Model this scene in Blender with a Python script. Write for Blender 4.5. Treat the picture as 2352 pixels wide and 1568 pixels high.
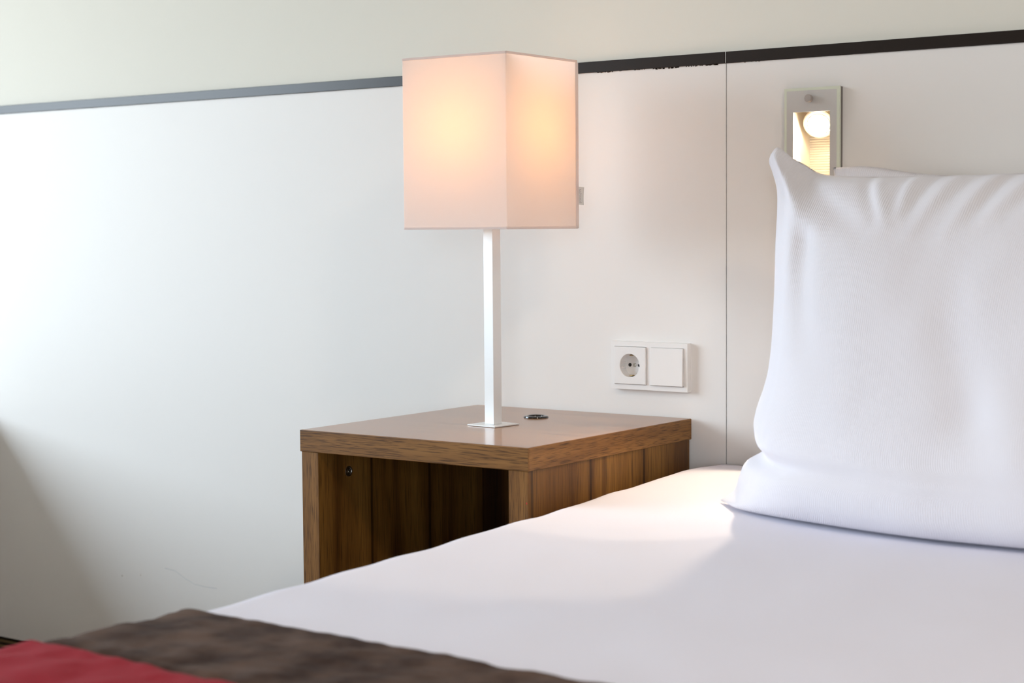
import bpy, bmesh, math, random
from math import sin, cos, pi, radians, exp, sqrt
from mathutils import Vector, Matrix, noise

random.seed(7)
for o in list(bpy.data.objects):
    bpy.data.objects.remove(o)
SC = bpy.context.scene
COL = SC.collection

# ------------------------------------------------------------------ camera
cam_d = bpy.data.cameras.new('camera')
cam = bpy.data.objects.new('camera', cam_d)
COL.objects.link(cam)
F_PX, YAW, PITCH, ROLL = 4090.998, 36.7257, -3.6542, -0.4442
CAM = Vector((1.4645, -2.5521, 0.9378))
yw, pt, rl = radians(YAW), radians(PITCH), radians(ROLL)
fwd = Vector((-sin(yw) * cos(pt), cos(yw) * cos(pt), sin(pt)))
right = Vector((cos(yw), sin(yw), 0))
up = right.cross(fwd)
R2 = right * cos(rl) + up * sin(rl)
U2 = -right * sin(rl) + up * cos(rl)
m = Matrix((R2, U2, -fwd)).transposed().to_4x4()
m.translation = CAM
cam.matrix_world = m
cam_d.sensor_width = 36.0
cam_d.lens = F_PX / 2352 * 36.0
cam_d.clip_start = 0.05
cam_d.dof.use_dof = True
cam_d.dof.focus_distance = 2.88
cam_d.dof.aperture_fstop = 5.0
SC.camera = cam

# ------------------------------------------------------------------ exposure, sky, daylight
SC.view_settings.view_transform = 'Standard'
SC.view_settings.look = 'None'
SC.view_settings.exposure = 0.24
SC.view_settings.gamma = 1.0
SC.view_settings.use_curve_mapping = False

SKY_STRENGTH = 14.3
SKY_COL = (0.74, 0.875, 1.0, 1)
GROUND_COL = (0.30, 0.31, 0.30, 1)
w = bpy.data.worlds.new('overcast_sky')
SC.world = w
w.use_nodes = True
nt = w.node_tree
nt.nodes.clear()
tc = nt.nodes.new('ShaderNodeTexCoord')
sp = nt.nodes.new('ShaderNodeSeparateXYZ')
rp = nt.nodes.new('ShaderNodeValToRGB')
bg = nt.nodes.new('ShaderNodeBackground')
ou = nt.nodes.new('ShaderNodeOutputWorld')
mp = nt.nodes.new('ShaderNodeMapRange')
mp.inputs[1].default_value = -1; mp.inputs[2].default_value = 1
nt.links.new(tc.outputs['Generated'], sp.inputs[0])
nt.links.new(sp.outputs['Z'], mp.inputs[0])
nt.links.new(mp.outputs[0], rp.inputs[0])
rp.color_ramp.elements[0].position = 0.49; rp.color_ramp.elements[0].color = GROUND_COL
rp.color_ramp.elements[1].position = 0.52; rp.color_ramp.elements[1].color = SKY_COL
nt.links.new(rp.outputs[0], bg.inputs[0])
bg.inputs[1].default_value = SKY_STRENGTH
nt.links.new(bg.outputs[0], ou.inputs[0])

# room extents (x along the headboard wall, y out of it, z up)
X_GLASS, X_SILL = -3.60, -3.50       # window plane and inner face of the window wall
X_SHADE_LEDGE, Z_SHADE_LEDGE = -1.95, 0.525       # edge of an unseen low ledge, added to shade the wall
Z_SILL, Z_HEAD = 0.72, 2.45
WY0, WY1 = -3.3, -0.90               # window opening along y
X_RIGHT, Y_REAR, Z_CEIL = 3.1, -4.4, 2.65

pd = bpy.data.lights.new('window_portal', 'AREA')
pd.shape = 'RECTANGLE'
pd.size = WY1 - WY0
pd.size_y = Z_HEAD - Z_SILL
pd.cycles.is_portal = True
po = bpy.data.objects.new('window_portal', pd)
COL.objects.link(po)
po.location = (X_GLASS + 0.03, (WY0 + WY1) / 2, (Z_SILL + Z_HEAD) / 2)
po.rotation_euler = (pi / 2, 0, -pi / 2)

# made-up opening in the rear wall, added as daylight fill from the front
RWX0, RWX1, RWZ0, RWZ1 = 1.95, 3.0, 0.25, 1.75
pd2 = bpy.data.lights.new('rear_fill_portal', 'AREA')
pd2.shape = 'RECTANGLE'
pd2.size = RWX1 - RWX0
pd2.size_y = RWZ1 - RWZ0
pd2.cycles.is_portal = True
po2 = bpy.data.objects.new('rear_fill_portal', pd2)
COL.objects.link(po2)
po2.location = ((RWX0 + RWX1) / 2, Y_REAR - 0.02, (RWZ0 + RWZ1) / 2)
po2.rotation_euler = (pi / 2, 0, 0)

# unseen warm fill light under the ceiling, added to brighten the room
WARM_FILL_W = 25.0
cd = bpy.data.lights.new('warm_fill_light', 'AREA')
cd.shape = 'DISK'; cd.size = 0.35; cd.energy = WARM_FILL_W; cd.color = (1.0, 0.84, 0.68)
co = bpy.data.objects.new('warm_fill_light', cd)
COL.objects.link(co)
co.location = (2.2, -2.2, Z_CEIL - 0.05)

BULB_W = 3.2
BULB_COL = (1.0, 0.45, 0.12)
SPOT_E = 55.0
BEAM_W, SPILL_W = 4.5, 9.0
SPOT_COL = (1.0, 0.80, 0.56, 1)

# ------------------------------------------------------------------ materials
def srgb(r, g, b):
    f = lambda c: (c / 255 / 12.92) if c / 255 <= 0.04045 else ((c / 255 + 0.055) / 1.055) ** 2.4
    return (f(r), f(g), f(b), 1)

def mat(name, col, rough=0.5, metal=0.0, spec=0.5, **kw):
    M = bpy.data.materials.new(name)
    M.use_nodes = True
    b = M.node_tree.nodes['Principled BSDF']
    b.inputs['Base Color'].default_value = col
    b.inputs['Roughness'].default_value = rough
    b.inputs['Metallic'].default_value = metal
    b.inputs['Specular IOR Level'].default_value = spec
    for k, v in kw.items():
        b.inputs[k].default_value = v
    return M

def nodes(M):
    t = M.node_tree
    return t, t.nodes, t.links, t.nodes['Principled BSDF']

def coords(M, scale=(1, 1, 1), rot=(0, 0, 0), kind='Object'):
    t, N, L, b = nodes(M)
    c = N.new('ShaderNodeTexCoord')
    mpn = N.new('ShaderNodeMapping')
    mpn.inputs['Scale'].default_value = scale
    mpn.inputs['Rotation'].default_value = rot
    L.new(c.outputs[kind], mpn.inputs[0])
    return mpn.outputs[0]

def noise_bump(M, scale, strength, dist=0.001, detail=4, vec=None):
    t, N, L, b = nodes(M)
    n = N.new('ShaderNodeTexNoise')
    n.inputs['Scale'].default_value = scale
    n.inputs['Detail'].default_value = detail
    if vec: L.new(vec, n.inputs['Vector'])
    bp = N.new('ShaderNodeBump')
    bp.inputs['Strength'].default_value = strength
    bp.inputs['Distance'].default_value = dist
    L.new(n.outputs[0], bp.inputs['Height'])
    prev = b.inputs['Normal'].links
    if prev: L.new(prev[0].from_socket, bp.inputs['Normal'])
    L.new(bp.outputs[0], b.inputs['Normal'])
    return n

def noise_colour(M, vec, scale, c0, c1, p0=0.35, p1=0.65, detail=4):
    t, N, L, b = nodes(M)
    n = N.new('ShaderNodeTexNoise')
    n.inputs['Scale'].default_value = scale
    n.inputs['Detail'].default_value = detail
    L.new(vec, n.inputs['Vector'])
    r = N.new('ShaderNodeValToRGB')
    r.color_ramp.elements[0].position = p0; r.color_ramp.elements[0].color = c0
    r.color_ramp.elements[1].position = p1; r.color_ramp.elements[1].color = c1
    L.new(n.outputs[0], r.inputs[0])
    L.new(r.outputs[0], b.inputs['Base Color'])
    return r

def wave_bump(M, vec, axis, pitch, strength, dist):
    """fine woven ribs: a sine profile across one axis"""
    t, N, L, b = nodes(M)
    wv = N.new('ShaderNodeTexWave')
    wv.wave_type = 'BANDS'; wv.bands_direction = axis
    wv.inputs['Scale'].default_value = 2 * pi / 20 / pitch
    wv.inputs['Distortion'].default_value = 0.0
    L.new(vec, wv.inputs['Vector'])
    bp = N.new('ShaderNodeBump')
    bp.inputs['Strength'].default_value = strength
    bp.inputs['Distance'].default_value = dist
    L.new(wv.outputs['Fac'], bp.inputs['Height'])
    prev = b.inputs['Normal'].links
    if prev: L.new(prev[0].from_socket, bp.inputs['Normal'])
    L.new(bp.outputs[0], b.inputs['Normal'])
    return wv

M_PAINT = mat('wall_paint', (0.75, 0.72, 0.64, 1), 0.75, spec=0.3)
noise_bump(M_PAINT, 220, 0.12, 0.0006, vec=coords(M_PAINT))
M_CEIL = mat('ceiling_paint', (0.78, 0.77, 0.74, 1), 0.9)
M_ROOM = mat('room_paint', (0.42, 0.35, 0.29, 1), 0.85)
M_PANEL = mat('white_laminate', (0.80, 0.768, 0.735, 1), 0.34, spec=0.13)
noise_bump(M_PANEL, 3.0, 0.05, 0.004, detail=2, vec=coords(M_PANEL))
M_TRIM = mat('dark_bronze_trim', srgb(34, 26, 22), 0.30, spec=0.3)
noise_bump(M_TRIM, 500, 0.1, 0.0003, vec=coords(M_TRIM))
M_GLUE = mat('dark_glue', srgb(58, 40, 24), 0.8)
M_GAP = mat('backing_board', srgb(120, 85, 50), 0.9)
M_PLASTIC = mat('white_plastic', (0.81, 0.785, 0.76, 1), 0.32)
M_HOLE = mat('dark_hole', (0.012, 0.012, 0.012, 1), 0.6)
M_STEEL = mat('steel', (0.55, 0.52, 0.46, 1), 0.3, 1.0)
M_BRASS = mat('brass_clip', (0.42, 0.30, 0.15, 1), 0.35, 1.0)
M_ALU = mat('satin_white_aluminium', (0.80, 0.81, 0.81, 1), 0.35, 0.25)
M_BLACK = mat('black_gloss_plastic', (0.010, 0.009, 0.009, 1), 0.12)
M_NICKEL = mat('brushed_nickel', (0.42, 0.38, 0.36, 1), 0.4, 0.5)
M_SILVER = mat('grey_enamel', (0.55, 0.525, 0.50, 1), 0.45, 0.1, **{'Coat Weight': 1.0, 'Coat Roughness': 0.03})
M_GLASS = mat('green_edge_glass', (0.66, 0.69, 0.56, 1), 0.08, **{'Coat Weight': 1.0, 'Coat Roughness': 0.03})
M_RECESS = mat('recess_metal', (0.80, 0.74, 0.64, 1), 0.35, 0.3)
M_RED = mat('red_paint', srgb(190, 40, 35), 0.6)

# window frame
M_FRAME = mat('window_frame_paint', (0.7, 0.7, 0.7, 1), 0.4)
M_PANE = mat('clear_pane', (1, 1, 1, 1), 0.0, **{'Transmission Weight': 1.0, 'IOR': 1.01})

def wood(name, axis, base=1.0, edge=False):
    """walnut veneer; the grain runs along AXIS (object coordinates in metres)"""
    M = mat(name, (0.1, 0.06, 0.03, 1), 0.45, spec=0.3)
    t, N, L, b = nodes(M)
    s = {'X': (0.055, 1, 1), 'Z': (1, 1, 0.055)}[axis]
    v = coords(M, s)
    n1 = N.new('ShaderNodeTexNoise'); n1.inputs['Scale'].default_value = 14 if not edge else 45
    n1.inputs['Detail'].default_value = 3; n1.inputs['Distortion'].default_value = 0.6
    L.new(v, n1.inputs['Vector'])
    r1 = N.new('ShaderNodeValToRGB')
    e = r1.color_ramp.elements
    k = base
    cols = [(0.30, srgb(68, 36, 13)), (0.45, srgb(126, 82, 33)), (0.60, srgb(160, 112, 50)), (0.72, srgb(102, 63, 25))]
    if axis == 'X':
        cols = [(0.30, srgb(92, 61, 34)), (0.45, srgb(116, 79, 44)), (0.60, srgb(126, 88, 50)), (0.72, srgb(104, 71, 42))]
    if edge:
        cols = [(0.30, srgb(108, 71, 34)), (0.5, srgb(128, 87, 43)), (0.7, srgb(142, 99, 51))]
    e[0].position, e[0].color = cols[0]
    e[1].position, e[1].color = cols[-1]
    for p_, c_ in cols[1:-1]:
        q = e.new(p_); q.color = c_
    L.new(n1.outputs[0], r1.inputs[0])
    # fine dark pores
    ks = 0.028 if edge else 0.03
    s2 = {'X': (ks, 1, 1), 'Z': (1, 1, ks)}[axis]
    v2 = coords(M, s2)
    n2 = N.new('ShaderNodeTexNoise'); n2.inputs['Scale'].default_value = 520 if not edge else 1000
    n2.inputs['Detail'].default_value = 2
    L.new(v2, n2.inputs['Vector'])
    r2 = N.new('ShaderNodeValToRGB')
    r2.color_ramp.elements[0].position = 0.36; r2.color_ramp.elements[0].color = (0.24, 0.20, 0.18, 1)
    r2.color_ramp.elements[1].position = 0.49; r2.color_ramp.elements[1].color = (1, 1, 1, 1)
    L.new(n2.outputs[0], r2.inputs[0])
    mx = N.new('ShaderNodeMix'); mx.data_type = 'RGBA'; mx.blend_type = 'MULTIPLY'
    mx.inputs[0].default_value = 0.85 if edge else 0.6
    L.new(r1.outputs[0], mx.inputs[6]); L.new(r2.outputs[0], mx.inputs[7])
    out = mx.outputs[2]
    if not edge:
        # veneer leaves side by side, darker heart stripes at their joints
        c = N.new('ShaderNodeTexCoord'); sx = N.new('ShaderNodeSeparateXYZ')
        L.new(c.outputs['Object'], sx.inputs[0])
        nw = N.new('ShaderNodeTexNoise'); nw.inputs['Scale'].default_value = 9
        L.new(v, nw.inputs['Vector'])
        ad = N.new('ShaderNodeMath'); ad.operation = 'MULTIPLY_ADD'
        L.new(nw.outputs[0], ad.inputs[0]); ad.inputs[1].default_value = 0.016
        kx = N.new('ShaderNodeMath'); kx.operation = 'MULTIPLY_ADD'
        L.new(sx.outputs['X'], kx.inputs[0]); kx.inputs[1].default_value = -0.09; kx.inputs[2].default_value = -0.0145
        ky = N.new('ShaderNodeMath'); ky.operation = 'ADD'
        L.new(sx.outputs['Y'], ky.inputs[0]); L.new(kx.outputs[0], ky.inputs[1])
        L.new(ky.outputs[0], ad.inputs[2])
        md = N.new('ShaderNodeMath'); md.operation = 'PINGPONG'
        L.new(ad.outputs[0], md.inputs[0]); md.inputs[1].default_value = 0.0775
        rr = N.new('ShaderNodeValToRGB')
        rr.color_ramp.elements[0].position = 0.0; rr.color_ramp.elements[0].color = (0.22, 0.19, 0.17, 1)
        rr.color_ramp.elements[1].position = 0.26; rr.color_ramp.elements[1].color = (1, 1, 1, 1)
        q = rr.color_ramp.elements.new(0.028); q.color = (0.28, 0.24, 0.22, 1)
        q = rr.color_ramp.elements.new(0.05); q.color = (0.75, 0.72, 0.7, 1)
        dv = N.new('ShaderNodeMath'); dv.operation = 'DIVIDE'; dv.inputs[1].default_value = 0.0775
        L.new(md.outputs[0], dv.inputs[0]); L.new(dv.outputs[0], rr.inputs[0])
        m2 = N.new('ShaderNodeMix'); m2.data_type = 'RGBA'; m2.blend_type = 'MULTIPLY'
        m2.inputs[0].default_value = 1.0 if axis == 'Z' else 0.35
        L.new(out, m2.inputs[6]); L.new(rr.outputs[0], m2.inputs[7])
        out = m2.outputs[2]
    m3 = N.new('ShaderNodeMix'); m3.data_type = 'RGBA'; m3.blend_type = 'MULTIPLY'
    m3.inputs[0].default_value = 1.0
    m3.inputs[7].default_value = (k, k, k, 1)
    L.new(out, m3.inputs[6])
    L.new(m3.outputs[2], b.inputs['Base Color'])
    bp = N.new('ShaderNodeBump'); bp.inputs['Strength'].default_value = 0.05 if edge else 0.0; bp.inputs['Distance'].default_value = 0.0003
    L.new(r2.outputs[0], bp.inputs['Height']); L.new(bp.outputs[0], b.inputs['Normal'])
    return M

M_WOOD_TOP = wood('walnut_top', 'X', 2.0)  # base lightened: lamplight falling on the top is put into its colour
M_WOOD_TOP.node_tree.nodes['Principled BSDF'].inputs['Roughness'].default_value = 0.25
M_WOOD_TOP.node_tree.nodes['Principled BSDF'].inputs['Coat Weight'].default_value = 0.3
M_WOOD_TOP.node_tree.nodes['Principled BSDF'].inputs['Coat Roughness'].default_value = 0.13
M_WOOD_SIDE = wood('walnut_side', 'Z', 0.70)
M_EDGE_X = wood('walnut_edging', 'X', 1.0, True)
M_EDGE_Z = wood('walnut_upright_edging', 'Z', 1.0, True)
M_EDGE_Y = None

def edging_y():
    M = wood('walnut_return_edging', 'X', 1.0, True)
    for n in M.node_tree.nodes:
        if n.type == 'MAPPING':
            s = n.inputs['Scale'].default_value
            n.inputs['Scale'].default_value = (s[1], s[0], s[2])
    return M
M_EDGE_Y = edging_y()

# fabrics
M_SHADE = bpy.data.materials.new('shade_fabric'); M_SHADE.use_nodes = True
t_ = M_SHADE.node_tree; t_.nodes.clear()
o_ = t_.nodes.new('ShaderNodeOutputMaterial'); mxs = t_.nodes.new('ShaderNodeMixShader')
df = t_.nodes.new('ShaderNodeBsdfDiffuse'); tr = t_.nodes.new('ShaderNodeBsdfTranslucent')
df.inputs[0].default_value = (0.93, 0.87, 0.85, 1); tr.inputs[0].default_value = (0.90, 0.80, 0.74, 1)
mxs.inputs[0].default_value = 0.45
tcn = t_.nodes.new('ShaderNodeTexCoord'); mpn_ = t_.nodes.new('ShaderNodeMapping')
mpn_.inputs['Scale'].default_value = (1, 1, 1)
t_.links.new(tcn.outputs['Object'], mpn_.inputs[0])
ns = t_.nodes.new('ShaderNodeTexNoise'); ns.inputs['Scale'].default_value = 900
t_.links.new(mpn_.outputs[0], ns.inputs['Vector'])
bp_ = t_.nodes.new('ShaderNodeBump'); bp_.inputs['Strength'].default_value = 0.15; bp_.inputs['Distance'].default_value = 0.0004
t_.links.new(ns.outputs[0], bp_.inputs['Height'])
t_.links.new(bp_.outputs[0], df.inputs['Normal'])
t_.links.new(df.outputs[0], mxs.inputs[1]); t_.links.new(tr.outputs[0], mxs.inputs[2]); t_.links.new(mxs.outputs[0], o_.inputs[0])

M_TAG = mat('tag_cloth', (0.85, 0.83, 0.80, 1), 0.8)
M_TAGTEXT = mat('tag_print', (0.48, 0.44, 0.43, 1), 0.8)

M_LINEN = mat('white_cotton', (0.80, 0.785, 0.875, 1), 0.85, spec=0.2, **{'Sheen Weight': 0.05})
wave_bump(M_LINEN, coords(M_LINEN, rot=(0, 0, radians(35))), 'X', 0.0022, 0.25, 0.0004)
noise_bump(M_LINEN, 30, 0.10, 0.003, 3, coords(M_LINEN))
M_PILLOW = mat('white_ribbed_cotton', (0.79, 0.77, 0.815, 1), 0.85, spec=0.2, **{'Sheen Weight': 0.05})
wave_bump(M_PILLOW, coords(M_PILLOW, kind='UV'), 'X', 0.0036, 0.55, 0.0006)
noise_bump(M_PILLOW, 14, 0.10, 0.006, 3, coords(M_PILLOW))
M_BROWN = mat('brown_velour', srgb(92, 78, 74), 0.85, spec=0.06, **{'Sheen Weight': 0.03})
noise_colour(M_BROWN, coords(M_BROWN), 16, srgb(56, 39, 31), srgb(94, 74, 63))
noise_bump(M_BROWN, 60, 0.25, 0.003, 4, coords(M_BROWN))
M_REDCLOTH = mat('red_cloth', srgb(150, 34, 46), 0.85, spec=0.08, **{'Sheen Weight': 0.02})
noise_bump(M_REDCLOTH, 50, 0.25, 0.003, 4, coords(M_REDCLOTH))
M_TICKING = mat('mattress_ticking', (0.72, 0.72, 0.72, 1), 0.9)
M_BASE = mat('bed_base_cloth', srgb(70, 62, 58), 0.9)
noise_bump(M_BASE, 300, 0.3, 0.001, vec=coords(M_BASE))

M_CARPET = mat('striped_carpet', (0.03, 0.02, 0.012, 1), 0.95, spec=0.1)
t, N, L, b = nodes(M_CARPET)
wv = N.new('ShaderNodeTexWave'); wv.bands_direction = 'Y'; wv.inputs['Scale'].default_value = 2 * pi / 20 / 0.032
wv.inputs['Distortion'].default_value = 1.2; wv.inputs['Detail'].default_value = 3
L.new(coords(M_CARPET), wv.inputs['Vector'])
rr = N.new('ShaderNodeValToRGB')
rr.color_ramp.elements[0].position = 0.3; rr.color_ramp.elements[0].color = srgb(30, 22, 12)
rr.color_ramp.elements[1].position = 0.7; rr.color_ramp.elements[1].color = srgb(92, 74, 48)
L.new(wv.outputs['Color'], rr.inputs[0]); L.new(rr.outputs[0], b.inputs['Base Color'])
noise_bump(M_CARPET, 900, 0.5, 0.002, vec=coords(M_CARPET))

def emit(name, col, strength):
    M = bpy.data.materials.new(name); M.use_nodes = True
    t = M.node_tree; t.nodes.clear()
    e = t.nodes.new('ShaderNodeEmission'); o = t.nodes.new('ShaderNodeOutputMaterial')
    e.inputs[0].default_value = col; e.inputs[1].default_value = strength
    t.links.new(e.outputs[0], o.inputs[0])
    return M
M_SPOT = emit('spot_lens_glow', SPOT_COL, SPOT_E)

# ------------------------------------------------------------------ mesh helpers
def box(bm, x0, x1, y0, y1, z0, z1, bevel=0.0, seg=2):
    r = bmesh.ops.create_cube(bm, size=1.0)
    vs = r['verts']
    bmesh.ops.scale(bm, vec=(x1 - x0, y1 - y0, z1 - z0), verts=vs)
    bmesh.ops.translate(bm, vec=((x0 + x1) / 2, (y0 + y1) / 2, (z0 + z1) / 2), verts=vs)
    if bevel:
        es = list({e for v in vs for e in v.link_edges})
        bmesh.ops.bevel(bm, geom=es, offset=bevel, segments=seg, affect='EDGES', profile=0.5)

def lathe(bm, prof, seg=32, M4=None):
    """profile of (radius, height) around z; M4 places it"""
    rings = []
    for r, h in prof:
        ring = []
        for k in range(seg):
            a = 2 * pi * k / seg
            p = Vector((r * cos(a), r * sin(a), h))
            ring.append(bm.verts.new(M4 @ p if M4 else p))
        rings.append(ring)
    for a, b in zip(rings, rings[1:]):
        for k in range(seg):
            bm.faces.new((a[k], a[(k + 1) % seg], b[(k + 1) % seg], b[k]))
    return rings

def cap(bm, ring, flip=False):
    bm.faces.new(list(reversed(ring)) if flip else ring)

def tube(bm, pts, r, seg=8):
    prev = None
    pts = [Vector(p) for p in pts]
    for i, p in enumerate(pts):
        d = (pts[min(i + 1, len(pts) - 1)] - pts[max(i - 1, 0)]).normalized()
        a = d.orthogonal().normalized() if prev is None else (prev - d * prev.dot(d)).normalized()
        prev = a
        c = d.cross(a)
        ring = [bm.verts.new(p + a * r * cos(2 * pi * k / seg) + c * r * sin(2 * pi * k / seg)) for k in range(seg)]
        if i:
            for k in range(seg):
                bm.faces.new((last[k], last[(k + 1) % seg], ring[(k + 1) % seg], ring[k]))
        else:
            cap(bm, ring, True)
        last = ring
    cap(bm, last)

def ngrid(bm, nu, nv, fn):
    vs = [[bm.verts.new(fn(i / nu, j / nv)) for j in range(nv + 1)] for i in range(nu + 1)]
    for i in range(nu):
        for j in range(nv):
            bm.faces.new((vs[i][j], vs[i + 1][j], vs[i + 1][j + 1], vs[i][j + 1]))
    return vs

def obj(name, bm, material, parent=None, smooth=False, auto=None):
    bmesh.ops.recalc_face_normals(bm, faces=bm.faces)
    me = bpy.data.meshes.new(name)
    bm.to_mesh(me); bm.free()
    mats = material if isinstance(material, (list, tuple)) else [material]
    for mm in mats: me.materials.append(mm)
    if smooth:
        for p in me.polygons: p.use_smooth = True
    o = bpy.data.objects.new(name, me)
    COL.objects.link(o)
    if parent: o.parent = parent
    if smooth and auto:
        es = [i for i in range(len(me.edges))]
        bme = bmesh.new(); bme.from_mesh(me)
        for e in bme.edges:
            if len(e.link_faces) == 2 and e.calc_face_angle(0) > radians(auto): e.smooth = False
        bme.to_mesh(me); bme.free()
    return o

def thing(name, label, cat, loc=(0, 0, 0), rotz=0.0, group=None):
    o = bpy.data.objects.new(name, None)
    o.empty_display_size = 0.05
    COL.objects.link(o)
    o.location = loc; o.rotation_euler = (0, 0, rotz)
    o['label'] = label; o['category'] = cat
    if group: o['group'] = group
    return o

def struct(o):
    o['kind'] = 'structure'
    return o

def slab_holes(bm, x0, x1, z0, z1, y0, y1, holes):
    """upright slab with rectangular through holes (x0, x1, z0, z1)"""
    xs = sorted({x0, x1, *[h[0] for h in holes], *[h[1] for h in holes]})
    zs = sorted({z0, z1, *[h[2] for h in holes], *[h[3] for h in holes]})
    def solid(i, j):
        if not (0 <= i < len(xs) - 1 and 0 <= j < len(zs) - 1): return False
        cx, cz = (xs[i] + xs[i + 1]) / 2, (zs[j] + zs[j + 1]) / 2
        return not any(h[0] < cx < h[1] and h[2] < cz < h[3] for h in holes)
    cache = {}
    def V(x, y, z):
        k = (round(x, 6), round(y, 6), round(z, 6))
        if k not in cache: cache[k] = bm.verts.new(k)
        return cache[k]
    for i in range(len(xs) - 1):
        for j in range(len(zs) - 1):
            if not solid(i, j): continue
            a, b_, c, d = xs[i], xs[i + 1], zs[j], zs[j + 1]
            bm.faces.new([V(a, y0, c), V(b_, y0, c), V(b_, y0, d), V(a, y0, d)])
            bm.faces.new([V(a, y1, d), V(b_, y1, d), V(b_, y1, c), V(a, y1, c)])
            if not solid(i - 1, j): bm.faces.new([V(a, y0, c), V(a, y0, d), V(a, y1, d), V(a, y1, c)])
            if not solid(i + 1, j): bm.faces.new([V(b_, y0, d), V(b_, y0, c), V(b_, y1, c), V(b_, y1, d)])
            if not solid(i, j - 1): bm.faces.new([V(b_, y0, c), V(a, y0, c), V(a, y1, c), V(b_, y1, c)])
            if not solid(i, j + 1): bm.faces.new([V(a, y0, d), V(b_, y0, d), V(b_, y1, d), V(a, y1, d)])

def smoothstep(a, b, x):
    t = min(1, max(0, (x - a) / (b - a)))
    return t * t * (3 - 2 * t)

def interp(tab, x):
    """smooth (monotone-ish) table lookup"""
    if x <= tab[0][0]: return tab[0][1]
    for (a, fa), (b, fb) in zip(tab, tab[1:]):
        if x <= b:
            return fa + (fb - fa) * (x - a) / (b - a)
    return tab[-1][1]

def spline(tab, x):
    n = len(tab)
    if x <= tab[0][0]: return tab[0][1]
    if x >= tab[-1][0]: return tab[-1][1]
    i = max(k for k in range(n - 1) if tab[k][0] <= x)
    def slope(k):
        if k == 0: return (tab[1][1] - tab[0][1]) / (tab[1][0] - tab[0][0])
        if k == n - 1: return (tab[-1][1] - tab[-2][1]) / (tab[-1][0] - tab[-2][0])
        return (tab[k + 1][1] - tab[k - 1][1]) / (tab[k + 1][0] - tab[k - 1][0])
    h = tab[i + 1][0] - tab[i][0]
    u = (x - tab[i][0]) / h
    h00, h10, h01, h11 = 2*u**3-3*u**2+1, u**3-2*u**2+u, -2*u**3+3*u**2, u**3-u**2
    return h00*tab[i][1] + h10*h*slope(i) + h01*tab[i+1][1] + h11*h*slope(i+1)

# ------------------------------------------------------------------ the setting
Y_WALL = 0.010                        # painted wall above the panelling
Y_BACK = 0.018                        # back of the panels
Z_T0, Z_T1 = 1.2019, 1.2205           # dark trim
TR = (0.128, 0.192, 0.935, 1.116)     # opening of the reading light
SX, SZ, SW, SH = -0.2191, 0.6618, 0.1515, 0.0814

bm = bmesh.new(); box(bm, X_GLASS - 0.1, X_RIGHT + 0.1, Y_REAR - 0.1, 0.3, -0.12, 0)
struct(obj('floor', bm, M_CARPET))
bm = bmesh.new(); box(bm, X_GLASS - 0.1, X_RIGHT + 0.1, Y_REAR - 0.1, 0.3, Z_CEIL, Z_CEIL + 0.12)
struct(obj('ceiling', bm, M_CEIL))

# headboard wall: painted wall above, laminate panels below
bm = bmesh.new()
box(bm, X_SILL - 0.05, X_RIGHT, Y_WALL, 0.25, Z_T0 + 0.006, Z_CEIL)
slab_holes(bm, X_SILL - 0.05, X_RIGHT, 0.0, Z_T0 + 0.006, Y_BACK + 0.001, 0.25,
           [(0.10, 0.22, 0.91, 1.17), (SX + 0.02, SX + SW - 0.02, SZ + 0.01, SZ + SH - 0.01)])
wall_back = struct(obj('wall_back', bm, M_PAINT))
GAP = 0.0009
bm = bmesh.new()
slab_holes(bm, X_SILL - 0.05, -GAP, 0.004, Z_T0 + 0.004, 0.0, Y_BACK,
           [(SX + 0.012, SX + 0.066, SZ + 0.013, SZ + SH - 0.013)])
p1 = obj('panel', bm, M_PANEL, wall_back)
bm = bmesh.new()
slab_holes(bm, GAP, 2.2, 0.004, Z_T0 + 0.004, 0.0, Y_BACK, [(0.121, 0.200, 0.925, 1.124)])
p2 = obj('panel', bm, M_PANEL, wall_back)
bm = bmesh.new(); box(bm, -0.012, 0.012, Y_BACK - 0.004, Y_BACK + 0.0009, 0.004, Z_T0)
bm.free()
# faint curved scuff and specks on the long panel
bm = bmesh.new()
tube(bm, [(-1.362, -0.0001, 0.224), (-1.330, -0.0001, 0.222), (-1.300, -0.0001, 0.209), (-1.272, -0.0001, 0.200), (-1.235, -0.0001, 0.198), (-1.205, -0.0001, 0.199)], 0.0005, 5)
obj('scuff_mark', bm, mat('scuff', (0.46, 0.47, 0.47, 1), 0.6), wall_back)

for x, z, r in ((-1.4977, 0.1925, 0.0016), (-1.4378, 0.2009, 0.0011)):
    bm = bmesh.new()
    T = Matrix.Translation((x, 0, z)) @ Matrix.Rotation(0.3, 4, 'Y') @ Matrix.Rotation(pi / 2, 4, 'X')
    rg = lathe(bm, [(r, 0.0), (r * 0.7, 0.0003)], 10, T @ Matrix.Diagonal((0.6, 1.4, 1, 1))); cap(bm, rg[-1])
    obj('stain', bm, mat('stain', srgb(150, 130, 95), 0.7), wall_back)
for k, (a, b_) in enumerate(((X_SILL - 0.05, -0.0012), (0.0002, X_RIGHT))):
    bm = bmesh.new(); box(bm, a, b_, -0.003, Y_WALL + 0.001, Z_T0, Z_T1, 0.0006, 1)
    tr_ = struct(obj('trim_%d' % (k + 1), bm, M_TRIM))
    if k == 0:
        trim_left = tr_
bm = bmesh.new(); box(bm, -0.0011, 0.0001, -0.0020, Y_WALL, Z_T0 + 0.001, Z_T1 - 0.0002)  # pale strip standing for light caught on the trim's cut end
obj('cut_end_glint', bm, M_ALU, trim_left)
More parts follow.
